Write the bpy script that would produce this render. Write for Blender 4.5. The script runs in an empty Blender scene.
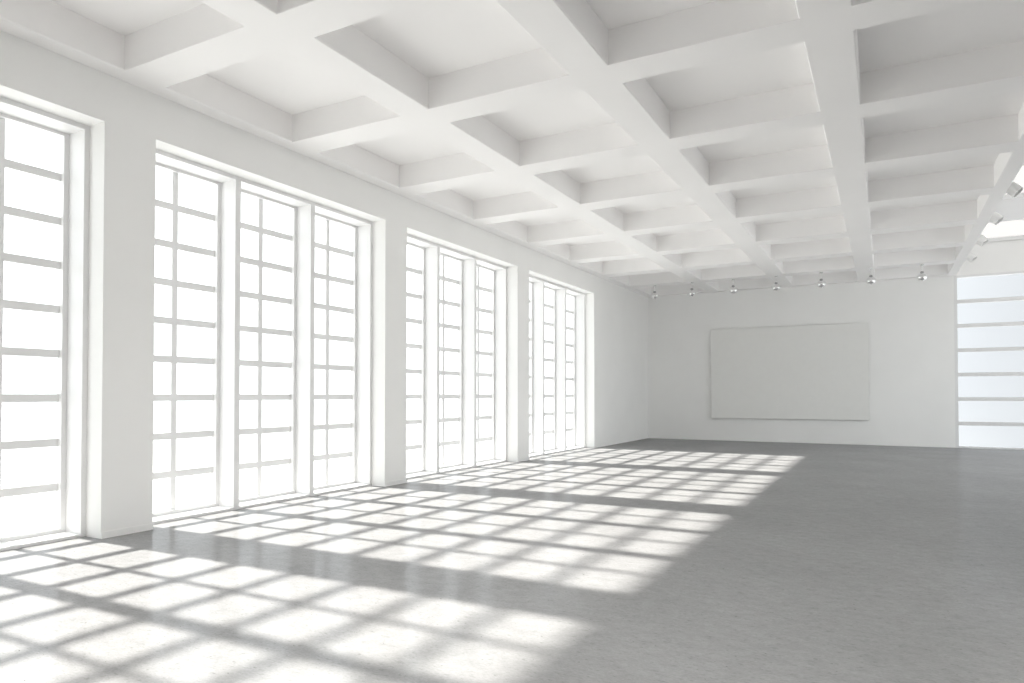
import bpy, bmesh, math
from mathutils import Vector, Matrix

S = bpy.context.scene
COL = S.collection
R = math.radians

# ------------------------------------------------------------------ measures (metres)
H = 5.20          # underside of the beams
DC = 0.391        # depth of the coffers
D = 24.5155       # back wall
YB = -9.0         # wall behind the viewer
XR = 9.576        # right face of the edge beam, start of the side hall
XS = 14.0         # right wall of the side hall
ZS = 6.13         # ceiling of the side hall
WT = 4.66         # window head
WW = 4.297        # window width
WINS = [(0.205, 4.502), (5.1125, 9.4095), (10.019, 14.320), (14.9146, 19.2107)]
TW = 0.70         # thickness of the window wall

# ------------------------------------------------------------------ materials
def mat(name, col, rough=0.5, spec=0.5, metal=0.0, var=0.0, scale=3.0, bump=0.0):
    m = bpy.data.materials.new(name); m.use_nodes = True
    nt = m.node_tree; n = nt.nodes; L = nt.links
    b = n['Principled BSDF']
    b.inputs['Base Color'].default_value = (*col, 1)
    b.inputs['Roughness'].default_value = rough
    b.inputs['Specular IOR Level'].default_value = spec
    b.inputs['Metallic'].default_value = metal
    if var or bump:
        tc = n.new('ShaderNodeTexCoord')
        ns = n.new('ShaderNodeTexNoise'); ns.inputs['Scale'].default_value = scale
        ns.inputs['Detail'].default_value = 5
        L.new(tc.outputs['Object'], ns.inputs['Vector'])
        if var:
            cr = n.new('ShaderNodeValToRGB')
            cr.color_ramp.elements[0].position = .3; cr.color_ramp.elements[1].position = .7
            cr.color_ramp.elements[0].color = (*[c*(1-var) for c in col], 1)
            cr.color_ramp.elements[1].color = (*[min(1, c*(1+var)) for c in col], 1)
            L.new(ns.outputs['Fac'], cr.inputs['Fac']); L.new(cr.outputs['Color'], b.inputs['Base Color'])
        if bump:
            n2 = n.new('ShaderNodeTexNoise'); n2.inputs['Scale'].default_value = 90
            L.new(tc.outputs['Object'], n2.inputs['Vector'])
            bp = n.new('ShaderNodeBump'); bp.inputs['Strength'].default_value = bump
            bp.inputs['Distance'].default_value = .002
            L.new(n2.outputs['Fac'], bp.inputs['Height']); L.new(bp.outputs['Normal'], b.inputs['Normal'])
    return m

M_WALL = mat('white_wall_paint', (.90, .90, .89), .7, .25, var=.012, scale=1.2, bump=.04)
M_CEIL = mat('white_ceiling_paint', (.935, .926, .922), .75, .2, var=.01, scale=1.0, bump=.03)
M_FRAME = mat('white_window_lacquer', (.82, .82, .82), .4, .4, var=.008)
M_BASE = mat('white_baseboard_paint', (.90, .90, .89), .5, .3, var=.01)
M_CANVAS = mat('blank_canvas', (.84, .84, .82), .8, .15, var=.008, scale=6, bump=.08)
M_WOOD = mat('dark_batten', (.20, .19, .18), .7, .2, var=.1, scale=9)
M_CHROME = mat('chrome', (.90, .90, .90), .22, .5, metal=1.0, var=.02)
M_DARK = mat('grey_joint', (.34, .34, .34), .3, .5, var=.1)
M_SPOT = mat('white_spot_enamel', (.85, .85, .84), .35, .5, var=.01)
M_LENS = mat('lamp_glass', (.35, .35, .36), .12, .6, var=.05)

def glass_mat(name, tint, refl):
    m = bpy.data.materials.new(name); m.use_nodes = True
    nt = m.node_tree; n = nt.nodes; L = nt.links
    n.remove(n['Principled BSDF'])
    tr = n.new('ShaderNodeBsdfTransparent'); tr.inputs['Color'].default_value = (*tint, 1)
    gl = n.new('ShaderNodeBsdfGlossy'); gl.inputs['Roughness'].default_value = .03
    lw = n.new('ShaderNodeLayerWeight'); lw.inputs['Blend'].default_value = .5
    pw = n.new('ShaderNodeMath'); pw.operation = 'POWER'; pw.inputs[1].default_value = 5
    ma = n.new('ShaderNodeMath'); ma.operation = 'MULTIPLY_ADD'; ma.inputs[1].default_value = refl; ma.inputs[2].default_value = .02
    L.new(lw.outputs['Facing'], pw.inputs[0]); L.new(pw.outputs[0], ma.inputs[0])
    mx = n.new('ShaderNodeMixShader')
    L.new(ma.outputs[0], mx.inputs['Fac']); L.new(tr.outputs[0], mx.inputs[1]); L.new(gl.outputs[0], mx.inputs[2])
    L.new(mx.outputs[0], n['Material Output'].inputs['Surface'])
    return m
M_GLASS = glass_mat('clear_glass', (.97, .98, .98), .4)
def opal_mat(name, t):
    m = bpy.data.materials.new(name); m.use_nodes = True
    n = m.node_tree.nodes; L = m.node_tree.links
    n.remove(n['Principled BSDF'])
    tr = n.new('ShaderNodeBsdfTranslucent'); tr.inputs['Color'].default_value = (t, t*1.005, t*1.01, 1)
    L.new(tr.outputs[0], n['Material Output'].inputs['Surface'])
    return m
M_OPAL = opal_mat('opal_roof_glass', .225)
M_OPAL_FILL = opal_mat('fill_rooflight_opal', .92)  # pane of the added roof lights, lets most fill through
M_GLASS2 = glass_mat('bluish_glass', (.95, .965, .98), .4)

def floor_mat():
    m = bpy.data.materials.new('polished_concrete'); m.use_nodes = True
    nt = m.node_tree; n = nt.nodes; L = nt.links
    b = n['Principled BSDF']
    tc = n.new('ShaderNodeTexCoord')
    def noise(scale, detail, rough, stretch):
        mp = n.new('ShaderNodeMapping'); mp.inputs['Scale'].default_value = stretch
        L.new(tc.outputs['Object'], mp.inputs['Vector'])
        s = n.new('ShaderNodeTexNoise'); s.inputs['Scale'].default_value = scale
        s.inputs['Detail'].default_value = detail; s.inputs['Roughness'].default_value = rough
        L.new(mp.outputs[0], s.inputs['Vector']); return s.outputs['Fac']
    def ramp(src, p0, p1, c0, c1):
        r = n.new('ShaderNodeValToRGB'); e = r.color_ramp.elements
        e[0].position = p0; e[1].position = p1
        e[0].color = (c0, c0, c0, 1); e[1].color = (c1, c1, c1, 1)
        L.new(src, r.inputs['Fac']); return r.outputs['Color']
    def mul(a, c, f=1.0):
        x = n.new('ShaderNodeMix'); x.data_type = 'RGBA'; x.blend_type = 'MULTIPLY'
        x.inputs['Factor'].default_value = f
        L.new(a, x.inputs['A']); L.new(c, x.inputs['B']); return x.outputs['Result']
    base = n.new('ShaderNodeRGB'); base.outputs[0].default_value = (FLOOR[0], FLOOR[1], FLOOR[2], 1)
    c = mul(base.outputs[0], ramp(noise(.7, 6, .6, (1, 1, 1)), .3, .7, .92, 1.06))
    c = mul(c, ramp(noise(9, 8, .7, (.8, 1.2, 1)), .35, .65, .90, 1.05))
    c = mul(c, ramp(noise(26, 6, .7, (.55, 1.3, 1)), .30, .44, .70, 1.0))      # pores and streaks
    c = mul(c, ramp(noise(75, 4, .75, (.5, 1.1, 1)), .32, .62, .86, 1.06))
    pits = ramp(noise(38, 3, .5, (.6, 1.4, 1)), .25, .30, .25, 1.0)             # scarce dark pits
    c = mul(c, pits)
    L.new(c, b.inputs['Base Color'])
    rr = n.new('ShaderNodeMapRange'); rr.inputs['To Min'].default_value = .10; rr.inputs['To Max'].default_value = .20
    L.new(noise(5, 5, .6, (1, 1, 1)), rr.inputs['Value']); L.new(rr.outputs[0], b.inputs['Roughness'])
    b.inputs['Specular IOR Level'].default_value = 0
    gl = n.new('ShaderNodeBsdfGlossy'); L.new(rr.outputs[0], gl.inputs['Roughness'])       # thin dull wax polish
    lw = n.new('ShaderNodeLayerWeight'); lw.inputs['Blend'].default_value = .5
    pw = n.new('ShaderNodeMath'); pw.operation = 'POWER'; pw.inputs[1].default_value = 4
    ma = n.new('ShaderNodeMath'); ma.operation = 'MULTIPLY_ADD'; ma.inputs[1].default_value = .02; ma.inputs[2].default_value = .115
    L.new(lw.outputs['Facing'], pw.inputs[0]); L.new(pw.outputs[0], ma.inputs[0])
    ms = n.new('ShaderNodeMixShader'); L.new(ma.outputs[0], ms.inputs['Fac'])
    L.new(b.outputs[0], ms.inputs[1]); L.new(gl.outputs[0], ms.inputs[2]); L.new(ms.outputs[0], n['Material Output'].inputs['Surface'])
    bp = n.new('ShaderNodeBump'); bp.inputs['Strength'].default_value = .12; bp.inputs['Distance'].default_value = .002
    L.new(pits, bp.inputs['Height']); L.new(bp.outputs['Normal'], b.inputs['Normal'])
    return m
FLOOR = (.34, .34, .343)
M_FLOOR = floor_mat()

# ------------------------------------------------------------------ mesh helpers
def bx(bm, x0, x1, y0, y1, z0, z1):
    v = [bm.verts.new(p) for p in ((x0,y0,z0),(x1,y0,z0),(x1,y1,z0),(x0,y1,z0),(x0,y0,z1),(x1,y0,z1),(x1,y1,z1),(x0,y1,z1))]
    for f in ((0,3,2,1),(4,5,6,7),(0,1,5,4),(1,2,6,5),(2,3,7,6),(3,0,4,7)):
        bm.faces.new([v[i] for i in f])
def prism(bm, prof, axis, a, b):
    """extrude a closed 2-D profile along x or y"""
    def P(p, t): return (t, p[0], p[1]) if axis == 'x' else (p[0], t, p[1])
    A = [bm.verts.new(P(p, a)) for p in prof]; B = [bm.verts.new(P(p, b)) for p in prof]
    k = len(prof)
    for i in range(k): bm.faces.new((A[i], A[(i+1) % k], B[(i+1) % k], B[i]))
    bm.faces.new(A[::-1]); bm.faces.new(B)
def lathe(bm, prof, M=Matrix(), seg=28):
    rings = []
    for r, z in prof:
        if r < 1e-5: rings.append([bm.verts.new(M @ Vector((0, 0, z)))])
        else: rings.append([bm.verts.new(M @ Vector((r*math.cos(2*math.pi*i/seg), r*math.sin(2*math.pi*i/seg), z))) for i in range(seg)])
    for a, b in zip(rings, rings[1:]):
        for i in range(seg):
            j = (i+1) % seg
            if len(a) == 1 and len(b) == 1: continue
            if len(a) == 1: bm.faces.new((a[0], b[i], b[j]))
            elif len(b) == 1: bm.faces.new((a[i], a[j], b[0]))
            else: bm.faces.new((a[i], a[j], b[j], b[i]))
def tube(bm, p, q, r, seg=14):
    p, q = Vector(p), Vector(q); d = q-p
    M = Matrix.Translation(p) @ d.to_track_quat('Z', 'Y').to_matrix().to_4x4()
    lathe(bm, [(0, 0), (r, 0), (r, d.length), (0, d.length)], M, seg)
def obj(name, bm, m, parent=None, smooth=False, bevel=0):
    bmesh.ops.recalc_face_normals(bm, faces=bm.faces)
    me = bpy.data.meshes.new(name); bm.to_mesh(me); bm.free()
    me.materials.append(m)
    if smooth:
        me.polygons.foreach_set('use_smooth', [True]*len(me.polygons))
        me.set_sharp_from_angle(angle=R(40))
    o = bpy.data.objects.new(name, me); COL.objects.link(o)
    if parent: o.parent = parent
    if bevel:
        b = o.modifiers.new('Bevel', 'BEVEL'); b.width = bevel; b.segments = 2; b.limit_method = 'ANGLE'
    return o
def boxes(name, lst, m, parent=None, bevel=0):
    bm = bmesh.new()
    for b in lst: bx(bm, *b)
    return obj(name, bm, m, parent, bevel=bevel)
def flat(name, x0, x1, y0, y1, z, m, parent):
    bm = bmesh.new(); bm.faces.new([bm.verts.new(p) for p in ((x0,y0,z),(x1,y0,z),(x1,y1,z),(x0,y1,z))])
    return obj(name, bm, m, parent)
def struct(o, label, cat):
    o['kind'] = 'structure'; o['label'] = label; o['category'] = cat; return o
def thing(name, loc, label, cat, group=None):
    o = bpy.data.objects.new(name, None); o.empty_display_size = .1; COL.objects.link(o); o.location = loc
    o['label'] = label; o['category'] = cat; o['kind'] = 'thing'
    if group: o['group'] = group
    return o

# ------------------------------------------------------------------ floor and walls
struct(boxes('floor', [(-TW, XS, YB, D+.3, -.15, 0)], M_FLOOR),
       'polished grey concrete floor with sun patches from the windows', 'floor')

ys = [YB] + [v for w in WINS for v in w] + [D]
parts = [(-TW, 0, ys[i], ys[i+1], 0, WT) for i in range(0, len(ys), 2)]
parts.append((-TW, 0, YB, D, WT, H+DC+.2))
struct(boxes('wall_left', parts, M_WALL), 'long white wall pierced by tall gridded windows', 'wall')
struct(boxes('wall_back', [(-TW, 9.52, D, D+.3, 0, H+DC+.2), (9.52, XS, D, D+.3, 5.20, ZS), (13.2, XS, D, D+.3, 0, 5.20)], M_WALL),
       'plain white end wall behind the blank panel', 'wall')
RW = (13.0, 23.0, .30, 5.0)      # added opening in the unseen far wall, brings fill light to the far end
struct(boxes('wall_right', [(XS, XS+.3, YB-.3, RW[0], -.15, ZS+.2), (XS, XS+.3, RW[1], D+.3, -.15, ZS+.2),
                            (XS, XS+.3, RW[0], RW[1], -.15, RW[2]), (XS, XS+.3, RW[0], RW[1], RW[3], ZS+.2)], M_WALL),
       'white wall with an added long window on the far side of the side hall', 'wall')
w9 = struct(boxes('window_9', [(XS+.05, XS+.2, RW[0], RW[0]+.08, RW[2], RW[3]), (XS+.05, XS+.2, RW[1]-.08, RW[1], RW[2], RW[3]),
                               (XS+.05, XS+.2, RW[0]+.08, RW[1]-.08, RW[2], RW[2]+.08), (XS+.05, XS+.2, RW[0]+.08, RW[1]-.08, RW[3]-.08, RW[3])], M_FRAME),
            'added fill-light window, out of view in the far wall of the side hall', 'window')
for k in range(1, 5):
    yc = RW[0]+2.0*k
    boxes('mullion', [(XS+.05, XS+.2, yc-.05, yc+.05, RW[2]+.08, RW[3]-.08)], M_FRAME, w9)
boxes('pane', [(XS+.12, XS+.13, RW[0]+.08, RW[1]-.08, RW[2]+.08, RW[3]-.08)], M_GLASS, w9)
struct(boxes('wall_front', [(-TW, XS, YB-.3, YB, -.15, ZS+.2)], M_WALL), 'plain white wall facing the end wall', 'wall')

# baseboards
bb = [(0, .012, ys[i], ys[i+1], 0, .075) for i in range(0, len(ys), 2)]
struct(boxes('baseboard_left', bb, M_BASE), 'low white baseboard along the piers of the window wall', 'baseboard')
struct(boxes('baseboard_back', [(.012, 9.52, D-.012, D, 0, .09)], M_BASE), 'low white baseboard along the end wall', 'baseboard')

# ------------------------------------------------------------------ coffered ceiling
LB = [(0, .248), (2.161, 2.626), (4.544, 5.021), (6.947, 7.411), (9.344, XR)]     # beams running away from the viewer
T0, TP, TWD = 4.5704, 2.4497, .4842
TB = [(T0+k*TP, T0+k*TP+TWD) for k in range(-5, 9)]
TB[-1] = (TB[-1][0], D)
CH = .012
SKX, SKY0, SKY1 = LB[2][1], -2.5, TB[4][0]          # added roof light above the viewer, unseen, brightens the near floor
ceil = struct(boxes('ceiling', [(0, XR, YB, SKY0, H+DC, H+DC+.2), (0, SKX, SKY0, SKY1, H+DC, H+DC+.2), (0, XR, SKY1, TB[4][1], H+DC, H+DC+.2),
               (0, LB[2][1], TB[4][1], TB[5][0], H+DC, H+DC+.2), (LB[4][0], XR, TB[4][1], TB[5][0], H+DC, H+DC+.2), (0, XR, TB[5][0], D, H+DC, H+DC+.2)], M_CEIL),
              'white coffered ceiling with deep crossing beams', 'ceiling')
for i, (a, b) in enumerate(LB):
    bm = bmesh.new()
    l = CH if i > 0 else 0
    r = CH if i < len(LB)-1 else 0
    prof = [(a, H+l), (a, H+DC), (b, H+DC), (b, H+r)]
    if r: prof.append((b-r, H))
    else: prof[-1] = (b, H)
    if l: prof.append((a+l, H))
    full = [(a, H), (a, H+DC), (b, H+DC), (b, H)]
    y = YB
    for (p, q) in TB:
        if p > y: prism(bm, prof, 'y', y, p)
        prism(bm, full, 'y', p, q); y = q
    obj('long_beam', bm, M_CEIL, ceil)
for (p, q) in TB:
    bm = bmesh.new()
    for (a, b) in zip(LB, LB[1:]):
        prism(bm, [(p, H+.006), (p, H+DC), (q, H+DC), (q, H+.006), (q-.006, H), (p+.006, H)], 'x', a[1], b[0])
    obj('cross_beam', bm, M_CEIL, ceil)

struct(boxes('window_8', [(SKX, XR, SKY0, SKY0+.05, H+DC, H+DC+.2), (SKX, XR, SKY1-.05, SKY1, H+DC, H+DC+.2),
                          (SKX, SKX+.05, SKY0+.05, SKY1-.05, H+DC, H+DC+.2), (XR-.05, XR, SKY0+.05, SKY1-.05, H+DC, H+DC+.2)], M_FRAME),
       'added unseen fill roof light over the bay where the viewer stands', 'skylight')
flat('pane', SKX+.05, XR-.05, SKY0+.05, SKY1-.05, H+DC+.10, M_OPAL_FILL, bpy.data.objects['window_8'])
ax, bx_, ay, by_ = LB[2][1], LB[4][0], TB[4][1], TB[5][0]  # second added roof light, out of view, fills the foreground floor
w10 = struct(boxes('window_10', [(ax, bx_, ay, ay+.05, H+DC, H+DC+.2), (ax, bx_, by_-.05, by_, H+DC, H+DC+.2),
                                 (ax, ax+.05, ay+.05, by_-.05, H+DC, H+DC+.2), (bx_-.05, bx_, ay+.05, by_-.05, H+DC, H+DC+.2)], M_FRAME),
             'added unseen fill roof light over two coffers just ahead of the viewer', 'skylight')
flat('pane', ax+.05, bx_-.05, ay+.05, by_-.05, H+DC+.10, M_OPAL_FILL, w10)
# side hall: fascia over the edge beam, higher ceiling with skylight slots
struct(boxes('wall_upper', [(LB[4][0], XR, YB, D, H+DC, ZS+.2)], M_WALL), 'white fascia above the edge beam of the side hall', 'wall')
slots = [(16.55, 19.36), (21.70, D)]
solid = [(YB, 16.55), (19.36, 21.70)]
struct(boxes('ceiling', [(XR, XS, a, b, ZS, ZS+.2) for a, b in solid], M_CEIL), 'high white ceiling of the side hall between skylights', 'ceiling')
def skylight(n, a, b):
    t = .055
    f = boxes('window_%d' % n, [(XR, XS, a, a+t, ZS-.005, ZS+.2), (XR, XS, b-t, b, ZS-.005, ZS+.2),
                                (XR, XR+t, a+t, b-t, ZS+.05, ZS+.2), (XS-t, XS, a+t, b-t, ZS+.05, ZS+.2)], M_FRAME)
    flat('pane', XR+t, XS-t, a+t, b-t, ZS+.10, M_OPAL, f)
    return f
struct(skylight(6, *slots[0]), 'bright skylight slot nearer the viewer in the side hall ceiling', 'skylight')
struct(skylight(7, *slots[1]), 'bright skylight slot next to the end wall of the side hall', 'skylight')

# ------------------------------------------------------------------ gridded windows
FX0, FX1 = -.290, -.700      # frame front and back
SX0, SX1 = -.595, -.690      # sash front and back
BX0, BX1 = -.650, -.685      # glazing bars
OUT = .055; POST = .09; RAIL = .055
SILL = .035; HEAD = 4.605
def grid_window(n, y0, y1, label):
    root = boxes('window_%d' % n, [(FX1, FX0, y0, y1, 0, SILL), (FX1, FX0, y0, y1, HEAD, WT),
                                   (FX1, FX0, y0, y0+OUT, SILL, HEAD), (FX1, FX0, y1-OUT, y1, SILL, HEAD)], M_FRAME)
    struct(root, label, 'window')
    sw = (y1-y0-2*OUT-2*POST)/3
    y = y0+OUT
    for s in range(3):
        a, b = y, y+sw
        sash = boxes('sash', [(SX1, SX0, a, b, SILL, SILL+.045), (SX1, SX0, a, b, HEAD-.04, HEAD),
                              (SX1, SX0, a, a+RAIL, SILL+.045, HEAD-.04), (SX1, SX0, b-RAIL, b, SILL+.045, HEAD-.04)], M_FRAME, root)
        c = (a+b)/2; hb = .04
        bars = []
        zs = [.04+.507*k for k in range(1, 9)]
        z = SILL+.045
        for k, zc in enumerate(zs):
            bars.append((BX1, BX0, a+RAIL, b-RAIL, zc-.045, zc+.045))
        zz = [SILL+.045] + [v for zc in zs for v in (zc-.045, zc+.045)] + [HEAD-.04]
        for k in range(0, len(zz), 2): bars.append((BX1, BX0, c-hb, c+hb, zz[k], zz[k+1]))
        boxes('glazing_bars', bars, M_FRAME, sash)
        boxes('pane', [(-.672, -.666, a+RAIL, b-RAIL, SILL+.045, HEAD-.04)], M_GLASS, sash)
        y = b
        if s < 2:
            boxes('mullion', [(FX1, FX0, y, y+POST, SILL, HEAD)], M_FRAME, root); y += POST
for i, ((a, b), lab) in enumerate(zip(WINS, (
        'tall white gridded window farthest from the end wall, only its right part seen',
        'second tall white gridded window from the viewer, shown whole with three sections',
        'third tall white gridded window from the viewer',
        'farthest tall white gridded window, nearest the end wall'))):
    grid_window(i+1, a, b, lab)

# ladder window at the end of the side hall
fx0, fx1, fz1 = 9.52, 13.2, 5.20
w5 = boxes('window_5', [(fx0, fx0+.085, D+.0, D+.2, 0, fz1), (fx1-.085, fx1, D, D+.2, 0, fz1),
                        (fx0+.085, fx1-.085, D, D+.2, 0, .05), (fx0+.085, fx1-.085, D, D+.2, 5.14, fz1)], M_FRAME)
struct(w5, 'floor to ceiling window with horizontal bars beside the end wall', 'window')
for k in range(1, 7):
    boxes('glazing_bar', [(fx0+.085, fx1-.085, D+.02, D+.12, .735*k-.057, .735*k+.057)], M_FRAME, w5)
boxes('pane', [(fx0+.085, fx1-.085, D+.124, D+.136, .05, 5.14)], M_GLASS2, w5)

# ------------------------------------------------------------------ blank panel on the end wall
pc = thing('blank_panel', (4.77, D, .787), 'large blank white rectangular panel hung on the end wall', 'panel')
px = 2.46
def local(lst, name, m, parent, bevel=0):
    return boxes(name, lst, m, parent, bevel)
local([(-px, px, -.10, -.045, 0, 3.10)], 'canvas', M_CANVAS, pc, .006)
t = .07
local([(-px+.06, px-.06, -.045, 0, .06, .06+t), (-px+.06, px-.06, -.045, 0, 3.04-t, 3.04),
       (-px+.06, -px+.06+t, -.045, 0, .06+t, 3.04-t), (px-.06-t, px-.06, -.045, 0, .06+t, 3.04-t),
       (-.035, .035, -.045, 0, .06+t, 3.04-t)], 'mounting_frame', M_WOOD, pc)

# ------------------------------------------------------------------ ball spotlights under the last cross beam
def ball_spot(loc, label, arm):
    r = thing('ball_spotlight', loc, label, 'spotlight', 'ball spotlights hanging before the end wall')
    bm = bmesh.new(); lathe(bm, [(0, 0), (.06, 0), (.06, -.012), (.045, -.028), (.014, -.034), (0, -.034)]); obj('canopy', bm, M_CHROME, r, True)
    bm = bmesh.new(); tube(bm, (0, 0, -.034), (0, 0, -.20), .013); obj('stem', bm, M_CHROME, r, True)
    bm = bmesh.new(); lathe(bm, [(0, -.19), (.034, -.195), (.046, -.215), (.046, -.245), (.03, -.262), (0, -.262)])
    obj('swivel_joint', bm, M_DARK, r, True)
    tilt = Matrix.Translation((0, 0, -.345)) @ Matrix.Rotation(R(32), 4, 'X')
    prof = [(0, .105)]
    for k in range(1, 13):
        a = R(90-k*11.2); prof.append((.125*math.cos(a), .105*math.sin(a)))
    prof += [(.100, -.074), (.090, -.066), (.086, -.045), (0, -.035)]
    bm = bmesh.new(); lathe(bm, prof, tilt, 36); h = obj('lamp_head', bm, M_CHROME, r, True)
    bm = bmesh.new(); lathe(bm, [(0, -.040), (.06, -.040), (.084, -.050), (.080, -.056), (0, -.060)], tilt, 30); obj('lens', bm, M_LENS, h, True)
    if arm:
        bm = bmesh.new(); tube(bm, (-.10, 0, -.375), (-.37, 0, -.375), .024); obj('side_arm', bm, M_SPOT, r, True)
    return r
sx = [1.036, 2.255, 3.538, 4.794, 6.044, 7.337, 8.587]
sl = ['silver ball spotlight nearest the window wall, hanging from the last beam',
      'silver ball spotlight with a short white side arm, second from the window wall',
      'silver ball spotlight third from the window wall, above the left part of the blank panel',
      'silver ball spotlight middle of the seven, above the centre of the blank panel',
      'silver ball spotlight fifth from the window wall, above the right part of the blank panel',
      'silver ball spotlight under the third long beam, just right of the blank panel',
      'silver ball spotlight farthest from the window wall, nearest the side hall']
for k, (x, lab) in enumerate(zip(sx, sl)): ball_spot((x, 21.96, H), lab, k == 1)

# ------------------------------------------------------------------ white cylinder spots on the side-hall face of the edge beam
def can_spot(y, label, aim):
    r = thing('can_spotlight', (XR, y, 5.34), label, 'spotlight', 'white spotlights along the edge beam')
    bm = bmesh.new(); lathe(bm, [(0, 0), (.05, 0), (.05, .012), (.042, .02), (0, .02)], Matrix.Rotation(R(90), 4, 'Y'), 24); obj('wall_plate', bm, M_SPOT, r, True)
    bm = bmesh.new(); tube(bm, (.018, 0, 0), (.13, 0, 0), .014); obj('arm', bm, M_SPOT, r, True)
    d = Vector(aim).normalized()
    M = Matrix.Translation((.15, 0, -.01)) @ d.to_track_quat('Z', 'X').to_matrix().to_4x4() @ Matrix.Translation((0, 0, -.06))
    bm = bmesh.new(); lathe(bm, [(0, -.075), (.06, -.07), (.085, -.05), (.098, -.02), (.105, .02), (.105, .17), (.097, .17), (.092, .13), (0, .13)], M, 32)
    h = obj('lamp_head', bm, M_SPOT, r, True)
    bm = bmesh.new(); lathe(bm, [(0, .145), (.05, .143), (.091, .132), (0, .131)], M, 28); obj('lens', bm, M_LENS, h, True)
cy = [22.15, 19.85, 17.5, 15.2]
cl = ['small white can spotlight on the edge beam, closest to the end wall',
      'white can spotlight on the edge beam, second from the end wall',
      'white can spotlight on the edge beam, third from the end wall',
      'white can spotlight on the edge beam, farthest from the end wall, against the skylight']
for y, lab in zip(cy, cl): can_spot(y, lab, (.62, -.15, -.66))

# ------------------------------------------------------------------ daylight
w = bpy.data.worlds.new('hazy_bright_sky'); S.world = w; w.use_nodes = True
n = w.node_tree.nodes; L = w.node_tree.links
bg = n['Background']
tc = n.new('ShaderNodeTexCoord'); sp = n.new('ShaderNodeSeparateXYZ'); L.new(tc.outputs['Generated'], sp.inputs[0])
mr = n.new('ShaderNodeMapRange'); mr.interpolation_type = 'SMOOTHSTEP'
mr.inputs['From Min'].default_value = -.6; mr.inputs['From Max'].default_value = .25
L.new(sp.outputs['X'], mr.inputs['Value'])
def wmix(a, b, fac):
    x = n.new('ShaderNodeMix'); x.data_type = 'RGBA'
    for k, v in (('A', a), ('B', b)):
        if isinstance(v, tuple): x.inputs[k].default_value = (*v, 1)
        else: L.new(v, x.inputs[k])
    L.new(fac, x.inputs['Factor']); return x.outputs['Result']
SKY_SUN = 1.68; SKY_FAR = .545; GROUND_FILL = 2.2
EAST_FILL = 1.9  # world towards +x, raised as added fill through the side window
my = n.new('ShaderNodeMapRange'); my.interpolation_type = 'SMOOTHSTEP'
my.inputs['From Min'].default_value = .35; my.inputs['From Max'].default_value = .6
L.new(sp.outputs['X'], my.inputs['Value'])
sky = wmix((SKY_SUN*.95, SKY_SUN*.98, SKY_SUN), (SKY_FAR*.975, SKY_FAR*.99, SKY_FAR), mr.outputs[0])
grd = wmix((GROUND_FILL, GROUND_FILL*.985, GROUND_FILL*.95), (SKY_FAR*.95, SKY_FAR*.975, SKY_FAR*.98), mr.outputs[0])   # lower half of the world, brightened as added fill for the ceiling
sky = wmix(sky, (EAST_FILL*.96, EAST_FILL*.985, EAST_FILL), my.outputs[0])
grd = wmix(grd, (EAST_FILL*.8, EAST_FILL*.79, EAST_FILL*.78), my.outputs[0])
mz = n.new('ShaderNodeMapRange'); mz.interpolation_type = 'SMOOTHSTEP'
mz.inputs['From Min'].default_value = -.12; mz.inputs['From Max'].default_value = .02
L.new(sp.outputs['Z'], mz.inputs['Value'])
L.new(wmix(grd, sky, mz.outputs[0]), bg.inputs['Color'])
bg.inputs['Strength'].default_value = 1.0

sun = bpy.data.lights.new('sun', 'SUN'); sun.energy = 9.0; sun.angle = R(1.45); sun.color = (1.0, .95, .885)
so = bpy.data.objects.new('sun', sun); COL.objects.link(so)
d = Vector((1, .012, -.707)).normalized()
so.rotation_euler = d.to_track_quat('-Z', 'Y').to_euler(); so.location = (-12, 8, 10)

# ------------------------------------------------------------------ camera
cam = bpy.data.cameras.new('camera'); co = bpy.data.objects.new('camera', cam); COL.objects.link(co)
co.location = (7.64, 0, 1.6)
co.rotation_euler = (R(90+.9169), 0, R(28.5513))
cam.sensor_width = 36; cam.lens = 683.63/1024*36
cam.shift_y = 42.22/1024
cam.clip_start = .05
S.camera = co

vs = S.view_settings
S.display_settings.display_device = 'sRGB'
vs.view_transform = 'Standard'; vs.look = 'None'; vs.exposure = 0.66; vs.gamma = 1.0; vs.use_curve_mapping = False
S.cycles.use_denoising = True
S.cycles.max_bounces = 14; S.cycles.diffuse_bounces = 9; S.cycles.transparent_max_bounces = 16
S.cycles.sample_clamp_indirect = 8
